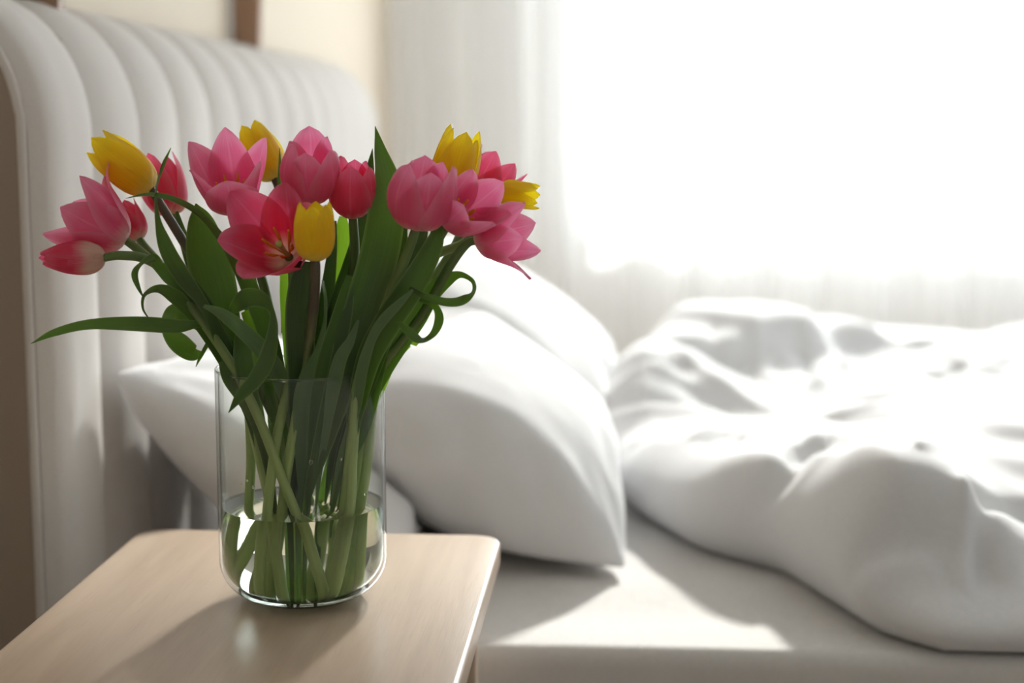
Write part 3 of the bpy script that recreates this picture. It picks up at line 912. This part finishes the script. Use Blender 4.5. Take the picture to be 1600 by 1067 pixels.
PXM = 1.435 / F_PX
def ribbon(parent, mat, pts, widths, face, n=44, cup=0.22, m_=6):
    if pts[-1][1] > 540:                      # the sheathing base runs down into the bunch and narrows
        x, y, d = pts[-1]; w = widths[-1]
        pts = pts + [(x * .72 + 468 * .28, y + 75, d * .7 + 1.425 * .3), (x * .55 + 468 * .45, y + 150, d * .5 + 1.425 * .5)]
        widths = widths + [w * .62, 3]; face = face + [10, 10]; n += 10
    C = crom([tuple(at(*p)) for p in pts], n)
    Wd = crom([(w, 0, 0) for w in widths], n)
    Fa = crom([(a, 0, 0) for a in face], n)
    vsn, uvs, fs = [], [], []
    rr = random.random() * 30
    for i, c in enumerate(C):
        t = (C[min(i + 1, n - 1)] - C[max(i - 1, 0)]).normalized()
        view = (c - EYE).normalized()
        b = t.cross(view)
        b = b.normalized() if b.length > 1e-4 else Vector((1, 0, 0))
        nn = b.cross(t).normalized()
        a = math.radians(Fa[i].x)
        wd = b * math.cos(a) + nn * math.sin(a)
        nd = t.cross(wd)
        w = max(Wd[i].x, 0.6) * PXM / 2
        for j in range(m_ + 1):
            v = j / m_ * 2 - 1
            wv = 0.0012 * noise.noise(Vector((i * 0.16 + rr, v * 0.7, rr))) * abs(v) * min(1, w / 0.006)
            vsn.append(c + wd * (v * w) + nd * (w * cup * (v * v - 0.3) + wv))
            uvs.append((j / m_, i / n * 3))
    for i in range(n - 1):
        for j in range(m_):
            k = i * (m_ + 1) + j
            fs.append((k, k + 1, k + m_ + 2, k + m_ + 1))
    me = mesh('leaf', vsn, fs)
    uv = me.uv_layers.new(name='UVMap')
    for lp in me.loops: uv.data[lp.index].uv = uvs[lp.vertex_index]
    return link('leaf', me, mat, parent)

BEND = {}
def tulip(key, label, mat, base, tip, dY, o, fat, roll, way, bot, wk=1.0, lk=1.0, opens=None, curls=None, stam=False, smat=None, rs=0.0044, pt=0.3):
    rnd = random.Random(hash(key) if isinstance(key, int) else sum(map(ord, key)))
    B = at(*base); T = at(tip[0], tip[1], base[2] + dY)
    A = (T - B).normalized(); L = (T - B).length * lk
    bot_p = zpt(bot[0], bot[1], TZ + 0.0155)
    root = empty('tulip', bot_p, label, 'tulip', 'pink tulips in the vase' if mat is not M_YEL else 'yellow tulips in the vase')
    # the stem leaves the bloom along its axis
    first = B + A * 0.002
    sp = stem_pts(first, way, bot)
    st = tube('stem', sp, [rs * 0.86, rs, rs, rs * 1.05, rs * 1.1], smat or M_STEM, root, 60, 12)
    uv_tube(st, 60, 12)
    R0 = Rv if abs(A.dot(Rv)) < 0.8 else Uv
    oc = max(0, min(1, o * 1.3))
    W = L * wk * (0.36 * fat * (1 - oc) + 0.44 * oc)
    for k in range(6):
        inner = k >= 3
        az = math.radians(roll + (k % 3) * 120 + (60 if inner else 0)) + rnd.uniform(-.1, .1)
        oo = o + rnd.uniform(-.09, .09)
        if opens and k in opens: oo = opens[k]
        tc = (curls or {}).get(k, rnd.uniform(-8, 10))
        petal(root, mat, B, A, R0, az, L * (1.0 if not inner else 0.96) * rnd.uniform(.93, 1.05), W * (1 if not inner else .94), oo, fat, inner, rnd, tc, pt)
    if stam:
        c0 = B + A * (L * 0.06)
        tube('pistil', [c0, c0 + A * L * 0.2, c0 + A * L * 0.36], [0.0022, 0.0020, 0.0032], M_PIST, root, 8, 8)
        e1 = (R0 - A * R0.dot(A)).normalized(); e2 = A.cross(e1)
        for k in range(6):
            a = math.radians(roll + k * 60 + 30)
            d = e1 * math.cos(a) + e2 * math.sin(a)
            tube('stamen', [c0 + d * .002, c0 + d * (.004 + .003 * o) + A * L * .16, c0 + d * (.006 + .006 * o) + A * L * .27, c0 + d * (.007 + .009 * o) + A * L * .42],
                 [0.0007, 0.0007, 0.0017, 0.0009], M_ANTH, root, 12, 6)
    BEND[key] = root
    return root

tulip('T1', 'open pink tulip leaning far left, above the pale-based bud, one petal curling up', M_PINK2, (198, 376, 1.42), (104, 322), -.012, .48, 1.05, 15,
      [(222, 395, 1.415), (262, 432, 1.40), (315, 500, 1.39), (365, 575, 1.385), (405, 655, 1.38), (440, 745, 1.39), (475, 835, 1.40)], (505, 1.405), .95, 1.1, {0: .8, 5: .6, 2: .3}, {0: 60}, pt=.7)
tulip('T2', 'closed pink tulip with cream base lying horizontally, lowest of the left flowers', M_BUD, (164, 403, 1.39), (62, 404), -.004, -.22, 0.8, 80,
      [(190, 399, 1.39), (235, 408, 1.40), (295, 455, 1.42), (372, 575, 1.42), (402, 700, 1.42), (425, 800, 1.41)], (448, 1.40), .95, 1.0)
tulip('T3', 'yellow tulip leaning left, leftmost of the yellow ones', M_YEL, (238, 296, 1.45), (150, 222), 0.0, .03, 0.84, 40,
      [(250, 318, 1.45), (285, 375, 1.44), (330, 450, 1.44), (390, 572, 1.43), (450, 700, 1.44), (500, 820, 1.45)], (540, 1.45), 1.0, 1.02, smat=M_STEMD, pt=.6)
tulip('T4', 'narrow pink tulip upright just right of the left yellow tulip', M_PINK, (270, 336, 1.50), (246, 242), 0.01, .0, 0.95, 10,
      [(278, 352, 1.50), (300, 395, 1.48), (345, 470, 1.47), (400, 572, 1.46), (465, 750, 1.46)], (520, 1.47), 1.0, 1.0, {1: .75})
tulip('T5', 'pink tulip mostly hidden behind the open far left tulip', M_PINK, (218, 374, 1.47), (185, 318), 0.01, .15, 1.0, 10,
      [(228, 388, 1.47), (265, 430, 1.46), (325, 500, 1.46), (378, 580, 1.45), (392, 700, 1.45), (388, 830, 1.44)], (400, 1.44))
tulip('T6', 'wide open pink star-shaped tulip between the left yellow and the back yellow tulips', M_PINK2, (370, 330, 1.42), (352, 248), -.03, .62, 0.95, 35,
      [(380, 350, 1.42), (400, 405, 1.42), (420, 480, 1.43), (430, 572, 1.43), (447, 700, 1.43), (452, 800, 1.43)], (430, 1.42), .92, 1.22, None, None, True, pt=.75)
tulip('T7', 'yellow tulip at the top back of the bunch, behind the star-shaped pink one', M_YEL, (430, 280, 1.50), (384, 196), 0.01, .02, 0.9, 70,
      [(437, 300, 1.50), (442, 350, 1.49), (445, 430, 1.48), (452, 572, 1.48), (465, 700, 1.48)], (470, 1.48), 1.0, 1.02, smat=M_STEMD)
tulip('T8', 'pale pink cup-shaped tulip showing orange stamens, at the top centre', M_PINK2, (487, 312, 1.41), (481, 220), -.03, .02, 1.22, 90,
      [(489, 330, 1.41), (492, 400, 1.42), (486, 572, 1.44), (472, 700, 1.43), (445, 820, 1.42)], (405, 1.41), 1.0, 1.02, {0: .2}, None, True)
tulip('T9', 'small rounded pink tulip with a gap showing one stamen, right of centre', M_PINK, (551, 337, 1.42), (551, 252), -.02, .0, 1.15, 30,
      [(552, 350, 1.42), (554, 400, 1.43), (546, 480, 1.44), (520, 572, 1.45), (480, 700, 1.45), (430, 830, 1.44)], (385, 1.44), 1.0, 1.02, None, None, True)
tulip('T10', 'wide open deep pink tulip facing forward with orange stamens, lowest in the middle', M_PINK, (452, 402, 1.395), (424, 366), -.040, .80, 1.0, 15,
      [(456, 412, 1.40), (458, 450, 1.41), (455, 570, 1.40), (430, 700, 1.39), (415, 830, 1.39)], (412, 1.395), 1.0, 1.45, None, None, True)
tulip('T11', 'yellow tulip upright on a brown stem, in front at the centre', M_YEL, (493, 408, 1.33), (490, 312), 0.0, .04, 1.0, 90,
      [(493, 425, 1.332), (490, 480, 1.36), (480, 560, 1.385), (465, 640, 1.39), (445, 760, 1.40)], (430, 1.41), 1.0, 1.0, smat=M_STEMD)
tulip('T12', 'large round pink tulip with a pale base on a light green stem, right of centre', M_PINK2, (650, 355, 1.36), (667, 252), -.02, .02, 1.32, 100,
      [(645, 372, 1.36), (630, 412, 1.37), (600, 485, 1.38), (562, 572, 1.385), (548, 700, 1.40), (533, 820, 1.41)], (500, 1.41), 1.0, 1.02)
tulip('T13', 'yellow tulip standing up behind the large round pink tulip', M_YEL, (698, 308, 1.43), (728, 206), 0.0, -.06, 0.95, 30,
      [(690, 330, 1.43), (672, 385, 1.43), (625, 475, 1.43), (577, 572, 1.43), (562, 700, 1.43), (553, 800, 1.43)], (530, 1.43), 1.0, 1.05, pt=.4)
tulip('T14', 'pink tulip at the back right, highest of the right-hand pink flowers', M_PINK, (742, 318, 1.50), (785, 250), 0.01, .38, 1.05, 10,
      [(732, 338, 1.50), (705, 395, 1.48), (650, 475, 1.47), (587, 572, 1.45), (568, 700, 1.46)], (500, 1.47), 1.0, 1.1, pt=.6)
tulip('T15', 'open pink tulip with a dark lower petal and yellow stamens, in front at right', M_PINK2, (702, 350, 1.385), (752, 304), -.026, .40, 1.15, 50,
      [(692, 362, 1.39), (668, 405, 1.39), (620, 492, 1.40), (567, 575, 1.40), (552, 700, 1.40), (546, 800, 1.40)], (515, 1.40), 1.0, 1.12, None, None, True, pt=.4)
tulip('T16', 'small yellow tulip pointing right, rightmost of the yellow ones', M_YEL, (774, 300, 1.47), (842, 308), -.01, .06, 0.78, 50,
      [(758, 318, 1.465), (748, 352, 1.46), (725, 380, 1.45), (668, 405, 1.44), (620, 465, 1.44), (582, 572, 1.44), (545, 720, 1.44)], (480, 1.45), .95, 1.02)
tulip('T17', 'pink tulip hanging out to the right with drooping pointed petals', M_PINK2, (742, 376, 1.40), (822, 362), -.005, .48, 1.05, 50,
      [(728, 382, 1.40), (700, 420, 1.40), (660, 492, 1.41), (598, 572, 1.42), (584, 620, 1.42), (574, 720, 1.42), (562, 800, 1.42)], (545, 1.42), 1.0, 1.15, {1: .8, 2: .6}, {1: 10}, pt=.7)

def leaf(key, mat, pts, widths, face=None, cup=0.22):
    face = face or [0] * len(pts)
    assert len(widths) == len(pts) == len(face), key
    ribbon(BEND[key], mat, pts, widths, face, 30 + 6 * len(pts) // 2, cup)

L1, L2, L3 = M_LEAF, M_LEAF2, M_LEAF3
# left side, tips first
leaf('T2', L1, [(48, 537, 1.36), (85, 520, 1.36), (140, 507, 1.36), (215, 506, 1.37), (275, 510, 1.38), (325, 511, 1.39), (370, 560, 1.40), (400, 640, 1.41)], [1, 12, 16, 23, 22, 12, 24, 14], [30, 20, 10, 0, 10, 45, 20, 10])
leaf('T3', L1, [(306, 318, 1.42), (313, 345, 1.42), (322, 395, 1.42), (337, 450, 1.41), (352, 510, 1.41), (378, 590, 1.41), (400, 680, 1.42)], [2, 40, 66, 66, 50, 34, 18], [0, 5, 10, 0, 0, 10, 20], .3)
leaf('T6', L1, [(196, 310, 1.37), (232, 304, 1.37), (272, 312, 1.37), (312, 335, 1.38), (345, 372, 1.38), (375, 420, 1.38), (398, 470, 1.39), (425, 545, 1.40), (445, 640, 1.41)], [1, 9, 12, 14, 16, 24, 28, 28, 16], [60, 50, 40, 40, 35, 20, 0, 0, 0])
leaf('T1', L1, [(267, 231, 1.38), (253, 262, 1.38), (243, 300, 1.37), (246, 345, 1.37), (262, 392, 1.37), (287, 435, 1.38), (318, 478, 1.38), (350, 540, 1.39), (385, 620, 1.40)], [1, 7, 8, 13, 24, 26, 20, 26, 16], [0, 40, 70, 40, 0, 10, 40, 10, 0])
leaf('T5', L1, [(226, 468, 1.36), (216, 448, 1.36), (211, 428, 1.36), (222, 412, 1.36), (240, 402, 1.37), (248, 415, 1.38), (270, 432, 1.38), (300, 452, 1.39), (330, 500, 1.40), (365, 570, 1.41)], [1, 7, 12, 12, 12, 20, 30, 30, 30, 24], [20, 20, 30, 60, 20, -30, -10, 0, 0, 0])
leaf('T5', L1, [(236, 502, 1.38), (224, 482, 1.37), (226, 462, 1.37), (243, 452, 1.37), (265, 458, 1.38), (295, 480, 1.39), (320, 512, 1.40), (355, 570, 1.41)], [2, 10, 11, 14, 22, 28, 26, 22], [60, 70, 60, 40, 10, 0, 0, 0])
leaf('T4', L1, [(316, 550, 1.45), (302, 552, 1.45), (280, 535, 1.44), (262, 508, 1.43), (272, 490, 1.42), (300, 492, 1.42), (330, 515, 1.42), (362, 570, 1.43)], [2, 26, 34, 26, 30, 36, 34, 26], [0, 0, 10, 50, 20, 0, 0, 0])
leaf('T2', L1, [(306, 573, 1.43), (314, 556, 1.43), (330, 530, 1.43), (350, 520, 1.43), (380, 560, 1.44)], [1, 6, 8, 16, 20])
# over the front rim
leaf('T10', L1, [(357, 645, 1.335), (376, 618, 1.335), (402, 590, 1.34), (420, 555, 1.345), (428, 515, 1.35), (426, 485, 1.355), (410, 468, 1.36), (386, 466, 1.37), (366, 482, 1.38), (360, 492, 1.385)], [1, 16, 24, 26, 20, 14, 24, 30, 16, 2], [0, 0, 10, 20, 40, 50, 10, 0, 0, 0], .35)
leaf('T6', L3, [(318, 478, 1.37), (345, 490, 1.37), (378, 515, 1.375), (408, 545, 1.38), (435, 585, 1.39), (455, 640, 1.40), (468, 720, 1.41)], [6, 18, 24, 26, 28, 26, 14], [30, 20, 0, 0, 0, 0, 0], .3)
leaf('T1', L1, [(372, 505, 1.39), (378, 540, 1.385), (382, 572, 1.38), (392, 620, 1.385), (410, 690, 1.39)], [3, 26, 30, 26, 14])
leaf('T10', L2, [(382, 486, 1.42), (394, 510, 1.42), (405, 545, 1.42), (418, 600, 1.42)], [12, 22, 22, 18])
leaf('T5', L1, [(345, 565, 1.385), (358, 590, 1.38), (378, 618, 1.38), (400, 665, 1.385)], [8, 22, 24, 14])
# middle
leaf('T8', L2, [(448, 425, 1.42), (450, 460, 1.42), (455, 510, 1.42), (460, 570, 1.42), (462, 640, 1.42)], [20, 26, 30, 30, 24])
leaf('T11', M_LEAF_SHADE, [(476, 408, 1.37), (472, 450, 1.365), (468, 500, 1.37), (470, 560, 1.38), (470, 630, 1.39), (462, 720, 1.40), (455, 800, 1.41)], [24, 44, 44, 44, 38, 24, 12], [0, 10, 0, 0, 0, 0, 0], .35)
leaf('T11', L3, [(504, 438, 1.37), (508, 470, 1.365), (506, 510, 1.37), (494, 550, 1.375), (478, 590, 1.38), (470, 640, 1.385)], [8, 10, 10, 14, 24, 26], [60, 60, 50, 40, 20, 10])
leaf('T9', L2, [(536, 338, 1.46), (534, 375, 1.46), (530, 420, 1.46), (522, 470, 1.46), (508, 540, 1.46), (500, 620, 1.46)], [12, 32, 40, 42, 38, 26], [0, 10, 10, 10, 0, 0])
leaf('T9', M_LEAF_SHADE, [(524, 345, 1.44), (520, 385, 1.435), (515, 430, 1.43), (508, 490, 1.43), (498, 560, 1.43), (490, 640, 1.43)], [4, 14, 20, 28, 34, 24])
leaf('T9', M_LEAF_SHADE, [(582, 232, 1.46), (577, 270, 1.46), (572, 320, 1.45), (560, 380, 1.44), (540, 450, 1.43), (520, 520, 1.425), (500, 590, 1.42), (488, 680, 1.42)], [1, 16, 24, 30, 36, 40, 34, 20], [20, 20, 20, 20, 10, 0, 0, 0])
leaf('T12', L1, [(586, 197, 1.43), (594, 235, 1.43), (604, 280, 1.42), (604, 330, 1.41), (592, 400, 1.40), (570, 470, 1.39), (548, 540, 1.385), (528, 610, 1.385), (505, 690, 1.39), (480, 780, 1.40)], [1, 20, 40, 56, 60, 56, 52, 46, 32, 12], [30, 20, 15, 0, 0, 0, 0, 10, 10, 10], .3)
leaf('T8', L1, [(545, 430, 1.39), (540, 465, 1.385), (530, 510, 1.38), (515, 560, 1.38), (500, 620, 1.385), (488, 700, 1.39)], [10, 26, 34, 36, 30, 16], [30, 20, 10, 0, 0, 0])
leaf('T8', L3, [(560, 500, 1.375), (548, 530, 1.37), (532, 560, 1.37), (522, 600, 1.375), (512, 660, 1.385)], [4, 14, 20, 22, 14], [20, 20, 0, 0, 0])
leaf('T15', L1, [(688, 342, 1.375), (680, 375, 1.37), (662, 415, 1.37), (635, 460, 1.37), (605, 505, 1.375), (578, 555, 1.38), (560, 620, 1.39), (545, 700, 1.40)], [2, 26, 36, 42, 42, 38, 30, 16], [10, 10, 0, 0, 0, 0, 0, 0], .3)
leaf('T13', M_LEAF_SHADE, [(666, 355, 1.43), (652, 385, 1.42), (630, 430, 1.41), (600, 490, 1.405), (572, 560, 1.40), (555, 640, 1.41)], [8, 26, 34, 40, 40, 24])
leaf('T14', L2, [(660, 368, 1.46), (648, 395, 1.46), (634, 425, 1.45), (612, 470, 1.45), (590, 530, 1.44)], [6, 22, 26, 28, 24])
leaf('T12', M_LEAF_SHADE, [(632, 340, 1.44), (622, 380, 1.44), (610, 430, 1.43), (592, 490, 1.42), (570, 560, 1.42)], [10, 30, 40, 46, 40])
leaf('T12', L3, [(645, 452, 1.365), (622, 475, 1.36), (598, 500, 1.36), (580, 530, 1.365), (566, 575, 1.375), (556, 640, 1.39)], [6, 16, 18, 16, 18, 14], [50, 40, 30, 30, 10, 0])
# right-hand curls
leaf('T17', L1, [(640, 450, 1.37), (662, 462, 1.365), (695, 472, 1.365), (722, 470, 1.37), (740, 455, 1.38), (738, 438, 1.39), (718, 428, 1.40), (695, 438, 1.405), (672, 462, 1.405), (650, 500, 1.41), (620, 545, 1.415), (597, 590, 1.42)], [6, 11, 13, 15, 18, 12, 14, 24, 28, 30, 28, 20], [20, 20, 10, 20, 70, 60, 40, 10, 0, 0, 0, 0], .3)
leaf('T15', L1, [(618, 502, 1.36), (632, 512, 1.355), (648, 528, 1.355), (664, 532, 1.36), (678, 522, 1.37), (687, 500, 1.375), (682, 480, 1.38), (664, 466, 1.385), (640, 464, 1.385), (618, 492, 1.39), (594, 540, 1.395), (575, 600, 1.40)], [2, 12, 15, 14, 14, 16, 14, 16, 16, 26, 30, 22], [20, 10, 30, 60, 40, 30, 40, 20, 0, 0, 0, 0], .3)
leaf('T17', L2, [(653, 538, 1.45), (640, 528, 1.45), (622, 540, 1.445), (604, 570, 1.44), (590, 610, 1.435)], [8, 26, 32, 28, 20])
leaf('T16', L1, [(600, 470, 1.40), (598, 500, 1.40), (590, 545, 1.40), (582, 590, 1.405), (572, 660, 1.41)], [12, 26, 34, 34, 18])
leaf('T14', M_LEAF_SHADE, [(582, 455, 1.45), (572, 500, 1.45), (556, 560, 1.45), (540, 640, 1.45)], [24, 40, 44, 24])
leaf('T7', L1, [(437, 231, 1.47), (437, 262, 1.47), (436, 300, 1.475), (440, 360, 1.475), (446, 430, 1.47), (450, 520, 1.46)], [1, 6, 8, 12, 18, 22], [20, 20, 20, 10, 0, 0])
leaf('T4', M_LEAF_SHADE, [(365, 330, 1.47), (372, 370, 1.465), (384, 420, 1.46), (396, 480, 1.45), (412, 560, 1.44)], [6, 16, 24, 30, 28])
leaf('T3', M_LEAF_SHADE, [(276, 330, 1.46), (284, 362, 1.455), (300, 410, 1.45), (325, 470, 1.44), (362, 550, 1.43)], [5, 14, 22, 28, 26])
# sheathing leaf bases inside the glass
leaf('T12', L3, [(560, 580, 1.395), (530, 620, 1.395), (500, 680, 1.40), (478, 740, 1.405), (468, 800, 1.41)], [34, 44, 40, 26, 12])
leaf('T7', L3, [(440, 575, 1.44), (440, 640, 1.44), (444, 720, 1.44), (452, 790, 1.44)], [40, 46, 36, 14])
leaf('T16', L1, [(560, 590, 1.45), (545, 660, 1.45), (520, 730, 1.45), (500, 790, 1.45)], [30, 34, 26, 12])
# small water drops clinging inside the glass above the water line
for q, (px, py, r) in enumerate([(486, 722, 3.2), (396, 761, 2.6), (386, 751, 1.8), (533, 717, 2.0), (346, 733, 1.6), (571, 772, 2.0), (377, 757, 1.4)]):
    bm = bmesh.new()
    bmesh.ops.create_icosphere(bm, subdivisions=2, radius=r * PXM)
    dx = (px - 470) * PXM
    yy = VY - math.sqrt(max(0, (VR - .0029) ** 2 - dx * dx)) + .0006
    c = at(px, py, yy)
    for v in bm.verts: v.co = Vector((v.co.x, v.co.y * .5, v.co.z * 1.25)) + c
    d = link('water_drop', bm_mesh('water_drop', bm), M_WATER, vase)
